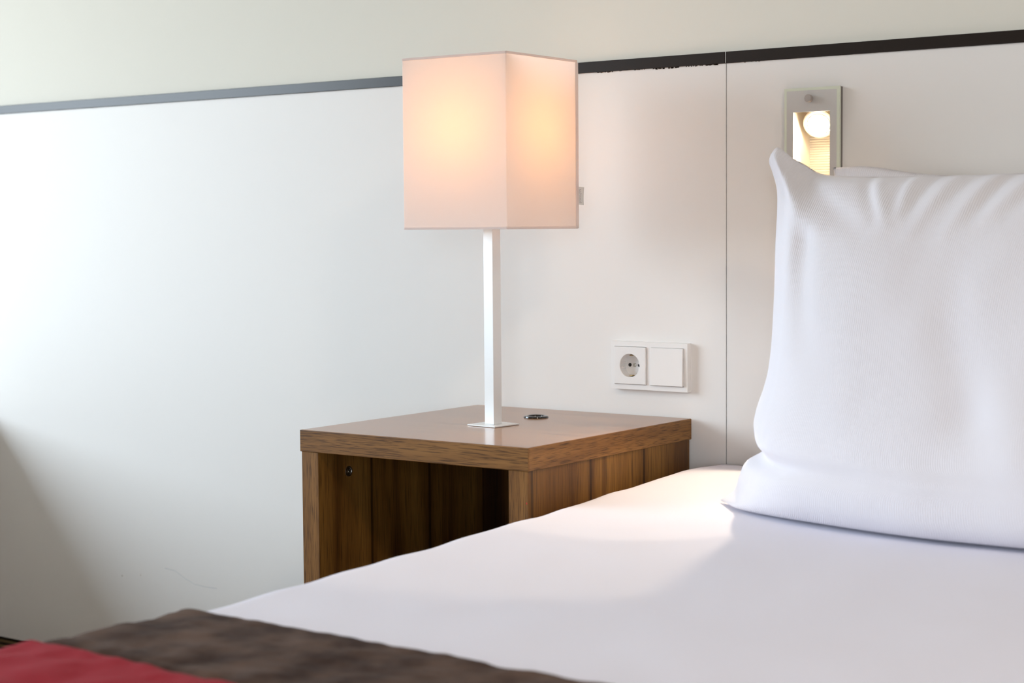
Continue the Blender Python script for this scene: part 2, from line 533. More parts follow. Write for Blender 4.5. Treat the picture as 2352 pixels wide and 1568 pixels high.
# dark glue squeezed out below the trim right of the lamp
bm = bmesh.new()
for x0_, x1_, n_, hh in ((-0.255, -0.215, 14, 0.0016), (-0.215, -0.150, 8, 0.0009), (-0.142, -0.085, 26, 0.0022), (-0.078, -0.018, 24, 0.0018), (0.03, 0.06, 5, 0.0009)):
    for _ in range(n_):
        x = random.uniform(x0_, x1_); l = random.uniform(0.001, 0.004); h = hh * random.uniform(0.5, 1.1)
        box(bm, x, x + l, -0.0007, 0.0002, Z_T0 - h, Z_T0 - 0.0001)
g = obj('glue_residue', bm, M_GLUE, trim_left); g['kind'] = 'stuff'

# window wall: parapet below the window, piers and lintel
bm = bmesh.new()
box(bm, X_GLASS - 0.1, X_SILL, Y_REAR, Y_BACK, 0.0, Z_SILL)
box(bm, X_GLASS - 0.1, X_SILL, WY1, Y_BACK, Z_SILL, Z_CEIL)
box(bm, X_GLASS - 0.1, X_SILL, Y_REAR, WY0, Z_SILL, Z_CEIL)
box(bm, X_GLASS - 0.1, X_SILL, WY0, WY1, Z_HEAD, Z_CEIL)
struct(obj('wall_left', bm, M_PAINT))
bm = bmesh.new(); box(bm, X_SHADE_LEDGE - 0.5, X_SHADE_LEDGE, -3.6, -0.0005, 0.0, Z_SHADE_LEDGE, 0.004)  # unseen ledge, added to cast the shade low on the left wall
struct(obj('trim_3', bm, M_PAINT))
bm = bmesh.new(); box(bm, X_RIGHT, X_RIGHT + 0.12, Y_REAR, 0.25, 0, Z_CEIL)
struct(obj('wall_right', bm, M_ROOM))
bm = bmesh.new(); slab_holes(bm, X_GLASS - 0.1, X_RIGHT + 0.12, 0, Z_CEIL, Y_REAR - 0.12, Y_REAR, [(RWX0, RWX1, RWZ0, RWZ1)])
struct(obj('wall_rear', bm, M_ROOM))
bm = bmesh.new()
fx0, fx1 = X_GLASS - 0.06, X_GLASS
for a, b_, c, d in ((WY0, WY1, Z_SILL, Z_SILL + 0.05), (WY0, WY1, Z_HEAD - 0.05, Z_HEAD)):
    box(bm, fx0, fx1, a, b_, c, d, 0.003)
for yy in (WY0, (WY0 + WY1) / 2 - 0.025, WY1 - 0.05):
    box(bm, fx0, fx1, yy, yy + 0.05, Z_SILL + 0.05, Z_HEAD - 0.05, 0.003)
win = struct(obj('window_1', bm, M_FRAME))

bm = bmesh.new()
for a, b_, c, d in ((RWX0, RWX1, RWZ0, RWZ0 + 0.05), (RWX0, RWX1, RWZ1 - 0.05, RWZ1), (RWX0, RWX0 + 0.05, RWZ0 + 0.05, RWZ1 - 0.05), (RWX1 - 0.05, RWX1, RWZ0 + 0.05, RWZ1 - 0.05)):
    box(bm, a, b_, Y_REAR - 0.1, Y_REAR - 0.04, c, d, 0.003)
struct(obj('fill_window', bm, M_FRAME))  # frame of the added rear fill opening

# ------------------------------------------------------------------ power outlet with light switch
outlet = thing('power_outlet', 'white double wall plate with a round power socket and a light switch, above the nightstand', 'wall outlet', (SX, 0, SZ))
PRO = 0.0114
bm = bmesh.new()
ins = 0.0635
IN = [(0.0072, 0.0072 + ins), (0.0804, 0.0804 + ins)]
iz0, iz1 = (SH - ins) / 2, (SH + ins) / 2
g_ = 0.0006
slab_holes(bm, 0, SW, 0, SH, -PRO, 0.0, [(a - g_, b_ + g_, iz0 - g_, iz1 + g_) for a, b_ in IN])
es = [e for e in bm.edges if len(e.link_faces) == 2 and e.calc_face_angle(0) > 1 and all(v.co.y < -PRO + 1e-5 for v in e.verts)]
bmesh.ops.bevel(bm, geom=es, offset=0.0006, segments=2, affect='EDGES')
obj('frame', bm, M_PLASTIC, outlet)
bm = bmesh.new()
for a, b_ in IN: box(bm, a - 0.003, b_ + 0.003, -0.004, -0.0002, iz0 - 0.003, iz1 + 0.003)
bm.free()
# socket insert: square plate with a round well
a0, a1 = IN[0]
cxs, czs, rr_ = (a0 + a1) / 2, SH / 2, 0.0197
yf = -PRO - 0.0028
bm = bmesh.new()
n = 64
def sqpt(k, h, y):
    a = 2 * pi * k / n
    q = max(abs(cos(a)), abs(sin(a)))
    return (cxs + cos(a) / q * h, y, czs + sin(a) / q * h)
def circ(k, r, y):
    a = 2 * pi * k / n
    return (cxs + cos(a) * r, y, czs + sin(a) * r)
rings = [[bm.verts.new(sqpt(k, ins / 2, -0.003)) for k in range(n)],
         [bm.verts.new(sqpt(k, ins / 2, yf + 0.0007)) for k in range(n)],
         [bm.verts.new(sqpt(k, ins / 2 - 0.0007, yf)) for k in range(n)],
         [bm.verts.new(circ(k, rr_ + 0.0006, yf)) for k in range(n)],
         [bm.verts.new(circ(k, rr_, yf + 0.0006)) for k in range(n)],
         [bm.verts.new(circ(k, rr_ - 0.0004, yf + 0.0165)) for k in range(n)]]
for r0, r1 in zip(rings, rings[1:]):
    for k in range(n): bm.faces.new((r0[k], r0[(k + 1) % n], r1[(k + 1) % n], r1[k]))
cap(bm, rings[-1])
# guide ribs on the well's sides
for sgn in (-1, 1):
    for dz in (-0.0036, 0.0036):
        xx = cxs + sgn * (rr_ - 0.001)
        box(bm, min(xx, xx - sgn * 0.0028), max(xx, xx - sgn * 0.0028), yf + 0.003, yf + 0.0164, czs + dz - 0.0012, czs + dz + 0.0012, 0.0003, 1)
ins_o = obj('socket_insert', bm, M_PLASTIC, outlet)
for sgn, mm in ((-1, M_HOLE), (1, M_HOLE)):
    bm = bmesh.new()
    T = Matrix.Translation((cxs + sgn * 0.0095, yf + 0.0164, czs)) @ Matrix.Rotation(pi / 2, 4, 'X')
    rg = lathe(bm, [(0.0031, 0), (0.0031, 0.0006), (0.0025, 0.0006)], 20, T); cap(bm, rg[-1])
    ph = obj('pin_hole', bm, mm, ins_o)
bm = bmesh.new()
T = Matrix.Translation((cxs, yf + 0.0164, czs)) @ Matrix.Rotation(pi / 2, 4, 'X')
rg = lathe(bm, [(0.0032, 0), (0.0032, 0.0012), (0.0026, 0.0016)], 20, T); cap(bm, rg[-1])
box(bm, cxs - 0.0022, cxs + 0.0022, yf + 0.0144, yf + 0.0149, czs - 0.0004, czs + 0.0004)
obj('cover_screw', bm, M_STEEL, ins_o)
for sgn in (-1, 1):
    bm = bmesh.new()
    zc = czs + sgn * rr_
    box(bm, cxs - 0.0032, cxs + 0.0032, yf + 0.004, yf + 0.0162, min(zc, zc - sgn * 0.0016), max(zc, zc - sgn * 0.0016), 0.0003, 1)
    bmesh.ops.rotate(bm, cent=(cxs, yf + 0.016, zc), matrix=Matrix.Rotation(sgn * 0.16, 3, 'X'), verts=bm.verts)
    box(bm, cxs - 0.0018, cxs + 0.0018, yf + 0.007, yf + 0.013, min(zc - sgn * 0.0012, zc - sgn * 0.0030), max(zc - sgn * 0.0012, zc - sgn * 0.0030), 0.0004, 1)
    c_ = obj('earth_clip', bm, M_BRASS, ins_o)
# rocker, pressed in at the top
b0, b1 = IN[1]
bm = bmesh.new()
box(bm, b0, b1, -PRO - 0.0036, -0.003, iz0, iz1, 0.0007)
bmesh.ops.rotate(bm, cent=((b0 + b1) / 2, -0.006, SH / 2), matrix=Matrix.Rotation(radians(-2.0), 3, 'X'), verts=bm.verts)
obj('rocker_switch', bm, M_PLASTIC, outlet)

# ------------------------------------------------------------------ reading light
RX0, RX1, RZ1, RZ0 = 0.1122, 0.2085, 1.1540, 0.900
read = thing('reading_light', 'lit recessed reading light with a glass edged grey plate, in the wall above the pillows', 'wall light', (0, 0, 0))
YP = -0.012
o0, o1, oz0, oz1 = TR
bm = bmesh.new()
slab_holes(bm, RX0, RX1, RZ0, RZ1, YP, YP + 0.0045, [(o0 - 0.004, o1 + 0.004, oz0 - 0.004, oz1 + 0.004)])
es = [e for e in bm.edges if len(e.link_faces) == 2 and e.calc_face_angle(0) > 1]
bmesh.ops.bevel(bm, geom=es, offset=0.0008, segments=2, affect='EDGES')
obj('glass_plate', bm, M_GLASS, read)
bm = bmesh.new()   # grey coating of the glass, leaving a clear rim
slab_holes(bm, RX0 + 0.0045, RX1 - 0.005, RZ0 + 0.0045, RZ1 - 0.0045, YP - 0.0003, YP + 0.0002, [(o0, o1, oz0, oz1)])
obj('coated_face', bm, M_SILVER, read)
bm = bmesh.new()   # collar lining the opening of the plate
slab_holes(bm, o0 - 0.0035, o1 + 0.0035, oz0 - 0.0035, oz1 + 0.0035, YP + 0.0003, YP + 0.0046, [(o0, o1, oz0, oz1)])
obj('opening_collar', bm, M_SILVER, read)
bm = bmesh.new()
T = Matrix.Translation((0.1585, YP, 1.1365)) @ Matrix.Rotation(pi / 2, 4, 'X')
rg = lathe(bm, [(0.0030, -0.001), (0.0030, 0.0036), (0.0058, 0.0036), (0.0062, 0.0042), (0.0062, 0.0100), (0.0056, 0.0108)], 32, T); cap(bm, rg[-1])
obj('knob', bm, M_NICKEL, read, True, 30)
bm = bmesh.new()   # mounting frame between glass and panel
slab_holes(bm, RX0 + 0.0006, RX1 - 0.0006, RZ0 + 0.0006, RZ1 - 0.0006, YP + 0.0047, -0.0002, [(o0 - 0.004, o1 + 0.004, oz0 - 0.004, oz1 + 0.004)])
obj('mounting_frame', bm, mat('dark_grey_metal', (0.20, 0.18, 0.16, 1), 0.5), read)
# recess: ribbed back, sides, floor and ceiling
RD = 0.055
rx0, rx1, rz0_, rz1_ = 0.1215, 0.1995, 0.927, 1.160
bm = bmesh.new()
th = 0.002
# side cheeks flare towards the back
box(bm, rx0, rx0 + th, 0.0003, RD, rz0_, rz1_)
box(bm, rx1 - th, rx1, 0.0003, RD, rz0_, rz1_)
box(bm, rx0 + th, rx1 - th, 0.0003, RD, rz0_, rz0_ + th)
box(bm, rx0 + th, rx1 - th, 0.0183, RD, rz1_ - th, rz1_)
rec = obj('recess_box', bm, M_RECESS, read)
bm = bmesh.new()
zz = rz0_ + th
nr = 56
hh = (rz1_ - rz0_ - 2 * th) / nr
def ribz(u, v):
    return Vector((rx0 + th + u * (rx1 - rx0 - 2 * th), RD - 0.001 - 0.0011 * abs(sin(pi * v * nr)) ** 0.6, zz + v * nr * hh))
ngrid(bm, 1, nr * 6, ribz)
obj('ribbed_reflector', bm, M_RECESS, rec)
# swivelling spot in the top of the recess
lc = Vector((0.1535, 0.026, 1.0985))
ax = Vector((0.22, -0.80, -0.52)).normalized()
rot = ax.to_track_quat('Z', 'Y').to_matrix().to_4x4()
T = Matrix.Translation(lc) @ rot
bm = bmesh.new()
rg = lathe(bm, [(0.010, -0.012), (0.020, -0.008), (0.0250, -0.002), (0.0250, 0.001), (0.0238, 0.0022), (0.0200, 0.0022), (0.0192, 0.0008), (0.0187, -0.0008), (0.0180, 0.0012), (0.0174, 0.0012), (0.0168, -0.0004)], 48, T)
cap(bm, rg[0], True)
spot = obj('spot_housing', bm, M_RECESS, read, True, 40)
bm = bmesh.new()
rg = lathe(bm, [(0.0167, 0.0002), (0.0155, 0.0040), (0.012, 0.0066), (0.006, 0.0082)], 40, T); cap(bm, rg[-1])
obj('lens', bm, M_SPOT, spot, True)
# the halogen's light: an even beam and a wider, weaker spill
for nm, deg, W, bl in (('reading_beam', 40, BEAM_W, 0.06), ('reading_spill', 76, SPILL_W, 0.10)):
    d_ = bpy.data.lights.new(nm, 'SPOT')
    d_.energy = W; d_.color = SPOT_COL[:3]; d_.spot_size = radians(deg); d_.spot_blend = bl; d_.shadow_soft_size = 0.012
    q_ = bpy.data.objects.new(nm, d_); COL.objects.link(q_)
    src = lc + ax * 0.013
    q_.location = src
    q_.rotation_euler = (Vector((0.115, -0.29 if deg < 50 else -0.22, 0.54)) - src).to_track_quat('-Z', 'Y').to_euler()

# ------------------------------------------------------------------ nightstand
NX0, NX1, NY0, NYB, NT, NTH = -0.5124, -0.0642, -0.4754, -0.004, 0.6178, 0.0347
night = thing('nightstand', 'open fronted walnut nightstand with a thick top, beside the bed', 'nightstand', (NX1, NYB, 0), radians(0.8456))
W_, D_ = NX1 - NX0, NYB - NY0
ta = NT - NTH
# top board with edging; round cable hole
GXc, GYc = -0.2965 - NX1, -0.1245 - NYB
rh = 0.0165
bm = bmesh.new()
sqh = 0.03
def hole_slab(bm, x0, x1, y0, y1, z0, z1, cx, cy, r, n=48):
    """flat board with a round through hole"""
    def ring_sq(z):
        out = []
        for k in range(n):
            a = 2 * pi * k / n; q = max(abs(cos(a)), abs(sin(a)))
            out.append(bm.verts.new((cx + cos(a) / q * sqh, cy + sin(a) / q * sqh, z)))
        return out
    def ring_c(z): return [bm.verts.new((cx + cos(2 * pi * k / n) * r, cy + sin(2 * pi * k / n) * r, z)) for k in range(n)]
    for z in (z0, z1):
        s, c = ring_sq(z), ring_c(z)
        for k in range(n): bm.faces.new((s[k], s[(k + 1) % n], c[(k + 1) % n], c[k]))
        if z == z0: cl = c
        else:
            for k in range(n): bm.faces.new((cl[k], cl[(k + 1) % n], c[(k + 1) % n], c[k]))
        xs = [x0, cx - sqh, cx + sqh, x1]; ys = [y0, cy - sqh, cy + sqh, y1]
        for i in range(3):
            for j in range(3):
                if i == 1 and j == 1: continue
                bm.faces.new([bm.verts.new((xs[p], ys[q], z)) for p, q in ((i, j), (i + 1, j), (i + 1, j + 1), (i, j + 1))])
    for (xa, ya), (xb, yb) in (((x0, y0), (x1, y0)), ((x1, y0), (x1, y1)), ((x1, y1), (x0, y1)), ((x0, y1), (x0, y0))):
        bm.faces.new([bm.verts.new(v) for v in ((xa, ya, z0), (xb, yb, z0), (xb, yb, z1), (xa, ya, z1))])
    bmesh.ops.remove_doubles(bm, verts=bm.verts, dist=1e-6)
et = 0.0020
hole_slab(bm, -W_ + et, -et, -D_ + et, 0.0, ta + 0.0001, NT, GXc, GYc, rh)
top = obj('top', bm, M_WOOD_TOP, night)
bm = bmesh.new(); box(bm, -W_, 0, -D_, -D_ + et, ta, NT - 0.0001, 0.0009, 2)
obj('edging', bm, M_EDGE_X, top)
bm = bmesh.new(); box(bm, -et, 0, -D_ + et, 0, ta, NT - 0.0001, 0.0009, 2)
obj('edging', bm, M_EDGE_Y, top)
bm = bmesh.new(); box(bm, -W_, -W_ + et, -D_ + et, 0, ta, NT - 0.0001, 0.0009, 2)
obj('edging', bm, M_EDGE_Y, top)
PT, PI = 0.0345, 0.0022
for k, x0 in enumerate((-W_ + PI, -PI - PT)):
    bm = bmesh.new(); box(bm, x0, x0 + PT, -D_ + 0.0028, -0.004, 0.004, ta)
    sp_ = obj('side_panel', bm, M_WOOD_SIDE, night)
    bm = bmesh.new(); box(bm, x0, x0 + PT, -D_ + 0.0016, -D_ + 0.0028, 0.004, ta, 0.0004, 1)
    obj('edging', bm, M_EDGE_Z, sp_)
    if k == 1:
        for zz_, s in ((0.535, 0.0016), (0.493, 0.0013)):
            bm = bmesh.new()
            box(bm, x0 + PT - 0.003, x0 + PT - 0.003 + s, -D_ + 0.0013, -D_ + 0.0016, zz_, zz_ + s * 1.6)
            obj('paint_fleck', bm, M_RED, sp_)
    else:
        left_panel = sp_
bm = bmesh.new(); box(bm, -W_ + PI + PT, -PI - PT, -0.03, -0.014, 0.03, ta)
obj('back_panel', bm, M_WOOD_SIDE, night)
# cam screw on the inner face of the far side panel
bm = bmesh.new()
T = Matrix.Translation((-W_ + PI + PT, -D_ + 0.075, 0.545)) @ Matrix.Rotation(pi / 2, 4, 'Y')
rg = lathe(bm, [(0.0085, 0.0), (0.0085, 0.0008), (0.0065, 0.0012), (0.0060, 0.0004)], 28, T); cap(bm, rg[-1])
for a in (pi / 4, 3 * pi / 4):
    box(bm, -0.0045, 0.0045, -0.0008, 0.0008, 0.0004, 0.0011)
    vs = list(bm.verts)[-8:]
    bmesh.ops.transform(bm, matrix=T @ Matrix.Rotation(a, 4, 'Z'), verts=vs)
obj('cam_screw', bm, M_STEEL, left_panel)
# cable grommet
bm = bmesh.new()
T = Matrix.Translation((GXc, GYc, NT))
lathe(bm, [(0.0125, -0.03), (0.0125, 0.0016), (0.0135, 0.0028), (0.0175, 0.0034), (0.0205, 0.0024), (0.0212, 0.0002), (0.0163, 0.0002), (0.0163, -0.03), (0.0125, -0.03)], 48, T)
obj('cable_grommet', bm, M_BLACK, top, True, 50)
bm = bmesh.new()
rg = lathe(bm, [(0.0164, -0.0335), (0.0164, -0.032)], 40, T); cap(bm, rg[0]); cap(bm, rg[1])
obj('grommet_floor', bm, M_HOLE, top)

# ------------------------------------------------------------------ table lamp
LX, LY = -0.2835, -0.2616
lamp = thing('table_lamp', 'lit table lamp with a square white fabric shade on a slim square stem', 'lamp', (LX, LY, NT), radians(2.05))
S2, LZ1, LZ0 = 0.2017 / 2, 1.2074 - NT, 0.9355 - NT
bth = radians(-4.5 - 2.05)
bm = bmesh.new(); box(bm, -0.030, 0.030, -0.030, 0.030, 0.0004, 0.0024, 0.0003, 1)
bmesh.ops.rotate(bm, cent=(0, 0, 0), matrix=Matrix.Rotation(bth, 3, 'Z'), verts=bm.verts)
obj('base', bm, M_ALU, lamp)
bm = bmesh.new(); box(bm, -0.0099, 0.0099, -0.0099, 0.0099, 0.0024, LZ0 + 0.075, 0.0004, 1)
bmesh.ops.rotate(bm, cent=(0, 0, 0), matrix=Matrix.Rotation(bth, 3, 'Z'), verts=bm.verts)
obj('stem', bm, M_ALU, lamp)
bm = bmesh.new()
rg = lathe(bm, [(0.017, LZ0 + 0.075), (0.017, LZ0 + 0.12), (0.014, LZ0 + 0.125)], 24); cap(bm, rg[0]); cap(bm, rg[-1])
hold = obj('lamp_holder', bm, M_PLASTIC, lamp, True, 40)
BZ = LZ0 + 0.160
# shade: four cloth walls with a small corner radius, rolled hems
bm = bmesh.new()
def rsq(h, r, n=3):
    pts = []
    for cx_, cy_, a0_ in ((h - r, h - r, 0), (-h + r, h - r, pi / 2), (-h + r, -h + r, pi), (h - r, -h + r, 3 * pi / 2)):
        for k in range(n + 1):
            a = a0_ + pi / 2 * k / n
            pts.append((cx_ + r * cos(a), cy_ + r * sin(a)))
    return pts
P_ = rsq(S2, 0.0016)
n_ = len(P_)
levels = [LZ0, LZ0 + 0.003, LZ1 - 0.003, LZ1]
rings = [[bm.verts.new((x, y, z)) for x, y in P_] for z in levels]
for a, b_ in zip(rings, rings[1:]):
    for k in range(n_): bm.faces.new((a[k], a[(k + 1) % n_], b_[(k + 1) % n_], b_[k]))
shade = obj('lamp_shade', bm, M_SHADE, lamp)
for z in (LZ0, LZ1 - 0.0038):
    bm = bmesh.new()
    o_r = rsq(S2 + 0.0005, 0.002); i_r = rsq(S2 - 0.0012, 0.001)
    A = [[bm.verts.new((x, y, zz)) for x, y in pp] for pp, zz in ((o_r, z), (o_r, z + 0.0038), (i_r, z + 0.0038), (i_r, z))]
    for q in range(4):
        a, b_ = A[q], A[(q + 1) % 4]
        for k in range(n_): bm.faces.new((a[k], a[(k + 1) % n_], b_[(k + 1) % n_], b_[k]))
    obj('hem', bm, M_SHADE, shade)
# overlapping seam at the rear right corner
bm = bmesh.new(); box(bm, S2 + 0.0004, S2 + 0.0012, S2 - 0.007, S2 + 0.001, LZ0 + 0.0008, LZ1 - 0.004)
obj('seam', bm, M_SHADE, shade)
# sewn tag on the rear corner
bm = bmesh.new()
tz0, tz1 = LZ0 + 0.039, LZ0 + 0.068
def tagp(u, v):
    ln = 0.0075 + 0.0015 * (2 * v - 1) ** 2 + 0.001 * v
    return Vector((S2 + 0.0008 + ln * u, S2 + 0.0006 + 0.001 * sin(pi * v) * u + 0.002 * u, tz0 + (tz1 - tz0) * v - 0.0012 * u * (2 * v - 1) * 0 - 0.001 * u))
vs = ngrid(bm, 4, 10, tagp)
bmesh.ops.solidify(bm, geom=bm.faces[:], thickness=0.0003)
tag_o = obj('fabric_tag', bm, M_TAG, shade, True, 40)
cu = bpy.data.curves.new('tag_lettering', 'FONT')
cu.body = 'school'; cu.size = 0.0088; cu.align_x = 'CENTER'; cu.align_y = 'CENTER'; cu.extrude = 0.00005
to = bpy.data.objects.new('tag_text', cu); COL.objects.link(to)
bpy.context.view_layer.update()
dg = bpy.context.evaluated_depsgraph_get()
tm = bpy.data.meshes.new_from_object(to.evaluated_get(dg))
bpy.data.objects.remove(to)
tm.materials.clear(); tm.materials.append(M_TAGTEXT)
tl = bpy.data.objects.new('lettering', tm); COL.objects.link(tl)
tl.parent = lamp
tl.matrix_parent_inverse = Matrix.Identity(4)
# text along -z, facing the camera side (-y)
tl.matrix_basis = Matrix.Translation((S2 + 0.0044, S2 + 0.0006, (tz0 + tz1) / 2 - 0.0006)) @ Matrix(((0, 0.75, 0, 0), (0, 0, -1, 0), (-1, 0, 0, 0), (0, 0, 0, 1)))
tl.parent = shade
# spider ring holding the shade
bm = bmesh.new()
zr = LZ0 + 0.118
for a in (pi / 4, 3 * pi / 4, 5 * pi / 4, 7 * pi / 4):
    d = Vector((cos(a), sin(a), 0))
    tube(bm, [d * 0.0165 + Vector((0, 0, zr)), d * 0.06 + Vector((0, 0, zr + 0.02)), d * (S2 * 1.414 - 0.003) + Vector((0, 0, LZ1 - 0.006))], 0.0012, 6)
obj('shade_frame', bm, M_NICKEL, shade, True)
bm = bmesh.new()
rg = lathe(bm, [(0.012, LZ0 + 0.122), (0.014, LZ0 + 0.135), (0.024, LZ0 + 0.152), (0.027, LZ0 + 0.166), (0.022, LZ0 + 0.184), (0.010, LZ0 + 0.193)], 24)
cap(bm, rg[0], True); cap(bm, rg[-1])
M_BULB = emit('bulb_glow', BULB_COL + (1,), 18.0)
bulb = obj('bulb', bm, M_BULB, hold, True)

# ------------------------------------------------------------------ bed
BX0, BX1, BY0, BY1 = -0.040, 1.60, -2.06, -0.010
bed = thing('bed', 'wide low bed with a dark upholstered base, beneath the white bedding', 'bed', (0, 0, 0))
bm = bmesh.new(); box(bm, BX0 + 0.03, BX1 - 0.03, BY0 + 0.03, BY1 - 0.01, 0.08, 0.26, 0.012)
obj('base', bm, M_BASE, bed)
bm = bmesh.new(); box(bm, BX0 + 0.022, BX1 - 0.022, BY0 + 0.022, BY1 - 0.005, 0.262, 0.475, 0.03, 4)
obj('mattress', bm, M_TICKING, bed, True, 40)
for x in (BX0 + 0.12, BX1 - 0.12):
    for y in (BY0 + 0.12, BY1 - 0.12):
        bm = bmesh.new()
        T = Matrix.Translation((x, y, 0))
        rg = lathe(bm, [(0.02, 0.0), (0.028, 0.08)], 20, T); cap(bm, rg[0]); cap(bm, rg[1])
        obj('leg', bm, M_BLACK, bed, True, 40)

# height of the bedding near the left edge, from wall to foot
ZEDGE = [(-2.06, 0.500), (-1.6, 0.506), (-1.40, 0.507), (-1.20, 0.508), (-0.90, 0.517), (-0.72, 0.523), (-0.56, 0.529), (-0.42, 0.534), (-0.34, 0.539), (-0.22, 0.545), (-0.12, 0.551), (-0.02, 0.548)]
RAD = 0.045
def bed_z(x, y):
    ze = spline(ZEDGE, y)
    dx = min(x - BX0, BX1 - x)
    crown = -0.002 * smoothstep(0.0, 0.5, dx)
    rip = 0.0016 * noise.noise(Vector((x * 3.0, y * 7.0, 0.3))) + 0.0009 * noise.noise(Vector((x * 10, y * 17, 4.0)))
    z = ze + crown + rip + 0.0008 * sin(y * 52 + 3 * x) * exp(-(dx / 0.07) ** 2)
    return z
def wrap(x0, x1, yf, off, drop):
    """cross-section of bedding over the bed at depth y: down, over and down again"""
    def fn(s, y):
        # s in [0,1]; left drop, left arc, top, right arc, right drop
        r = RAD + off
        La, Lt = r * pi / 2, (x1 - x0) - 2 * RAD
        tot = 2 * drop + 2 * La + Lt
        d = s * tot
        if d < drop: X, dz, = x0 - off, -(RAD + drop - d)
        elif d < drop + La:
            a = (d - drop) / r
            X, dz = x0 + RAD - r * cos(a), r * sin(a) - RAD
        elif d < drop + La + Lt: X, dz = x0 + RAD + d - drop - La, off
        elif d < drop + 2 * La + Lt:
            a = (d - drop - La - Lt) / r
            X, dz = x1 - RAD + r * sin(a), r * cos(a) - RAD
        else: X, dz = x1 + off, -(RAD + d - drop - 2 * La - Lt)
        return X, dz
    return fn
def s_samples(n_drop, n_arc, n_top, x0, x1, off, drop):
    r = RAD + off; La, Lt = r * pi / 2, (x1 - x0) - 2 * RAD; tot = 2 * drop + 2 * La + Lt
    out = [drop * i / n_drop for i in range(n_drop)]
    out += [drop + La * i / n_arc for i in range(n_arc)]
    out += [drop + La + Lt * (i / n_top) for i in range(n_top)]
    out += [drop + La + Lt + La * i / n_arc for i in range(n_arc)]
    out += [drop + 2 * La + Lt + drop * i / n_drop for i in range(n_drop + 1)]
    return [q / tot for q in out]
def cloth(name, ys, off, drop, material, extra=None, thick=0.0025, parent=None, foot=False, n_top=240):
    bm = bmesh.new()
    fn = wrap(BX0, BX1, None, off, drop)
    ss = s_samples(8, 9, n_top, BX0, BX1, off, drop)
    rows = []
    for y in ys:
        row = []
        for s in ss:
            X, dz = fn(s, y)
            zt = bed_z(min(max(X, BX0), BX1), y)
            Z = zt + dz
            if dz < -RAD - 0.001:          # hanging part: gentle flutes
                k = min(1, (-dz - RAD) / 0.12)
                X += (1 if X > 0.5 else -1) * 0.003 * k * (sin(y * 21) + 0.6 * sin(y * 47 + 1))*0.5
            if extra: X, Z = extra(X, y, Z, dz)
            row.append(bm.verts.new((X, y, Z)))
        rows.append(row)
    if foot:
        # rounded foot end, tucked down
        yb = ys[0]
        prev = rows[0]
        for q in range(1, 15):
            row = []
            if q <= 7:
                a = q / 7 * pi / 2; dy, dzz = -RAD * sin(a), -RAD * (1 - cos(a))
            else:
                dy, dzz = -RAD, -RAD - (q - 7) / 7 * drop
            for v in rows[0]:
                Z = max(v.co.z + dzz, min(v.co.z, bed_z(0.5, yb) - RAD - drop))
                row.append(bm.verts.new((v.co.x, yb + dy, Z)))
            for i in range(len(row) - 1): bm.faces.new((prev[i], prev[i + 1], row[i + 1], row[i]))
            prev = row
    for a, b_ in zip(rows, rows[1:]):
        for i in range(len(a) - 1): bm.faces.new((a[i], b_[i], b_[i + 1], a[i + 1]))
    o = obj(name, bm, material, parent, True)
    md = o.modifiers.new('thickness', 'SOLIDIFY'); md.thickness = thick; md.offset = -1
    return o
ys = [BY0 + RAD + (BY1 - 0.002 - BY0 - RAD) * i / 150 for i in range(151)]
sheet = cloth('duvet', ys, 0.0, 0.20, M_LINEN, foot=True)
sheet['label'] = 'smooth white duvet spread over the whole bed'; sheet['category'] = 'duvet'

# runner: brown velour border, red middle
run = thing('bed_runner', 'brown bed runner with a red middle panel laid across the foot of the bed', 'bed runner', (0, 0, 0))
def crumple(X, y, Z, dz):
    f = 0.0020 * noise.noise(Vector((X * 8, y * 14, 2.0))) + 0.0026 * noise.noise(Vector((X * 24, y * 36, 5.0))) + 0.0012 * noise.noise(Vector((X * 50, y * 70, 9.0)))
    return X - (0.004 * noise.noise(Vector((0, y * 8, Z * 8))) if dz < -0.02 else 0), Z + (f + 0.0045)
def crumple_seam(X, y, Z, dz):
    X, Z = crumple(X, y, Z, dz)
    return X, Z - 0.0045 * smoothstep(-1.382, -1.391, y)
def yband(a, b_, n): return [a + (b_ - a) * i / n for i in range(n + 1)]
br = cloth('border', yband(-1.392, -1.196, 44), 0.0045, 0.24, M_BROWN, crumple_seam, 0.003, run)
def crumple_red(X, y, Z, dz):
    X, Z = crumple(X, y, Z, dz)
    e = smoothstep(-1.394, -1.410, y) if y > -1.6 else 1
    return X, Z - 0.0045 + 0.0095 * (1 - (1 - e) ** 2)
cloth('red_panel', yband(-1.745, -1.3925, 44), 0.0045, 0.24, M_REDCLOTH, crumple_red, 0.003, run)
cloth('border', yband(-1.94, -1.7455, 24), 0.0045, 0.24, M_BROWN, crumple, 0.003, run)

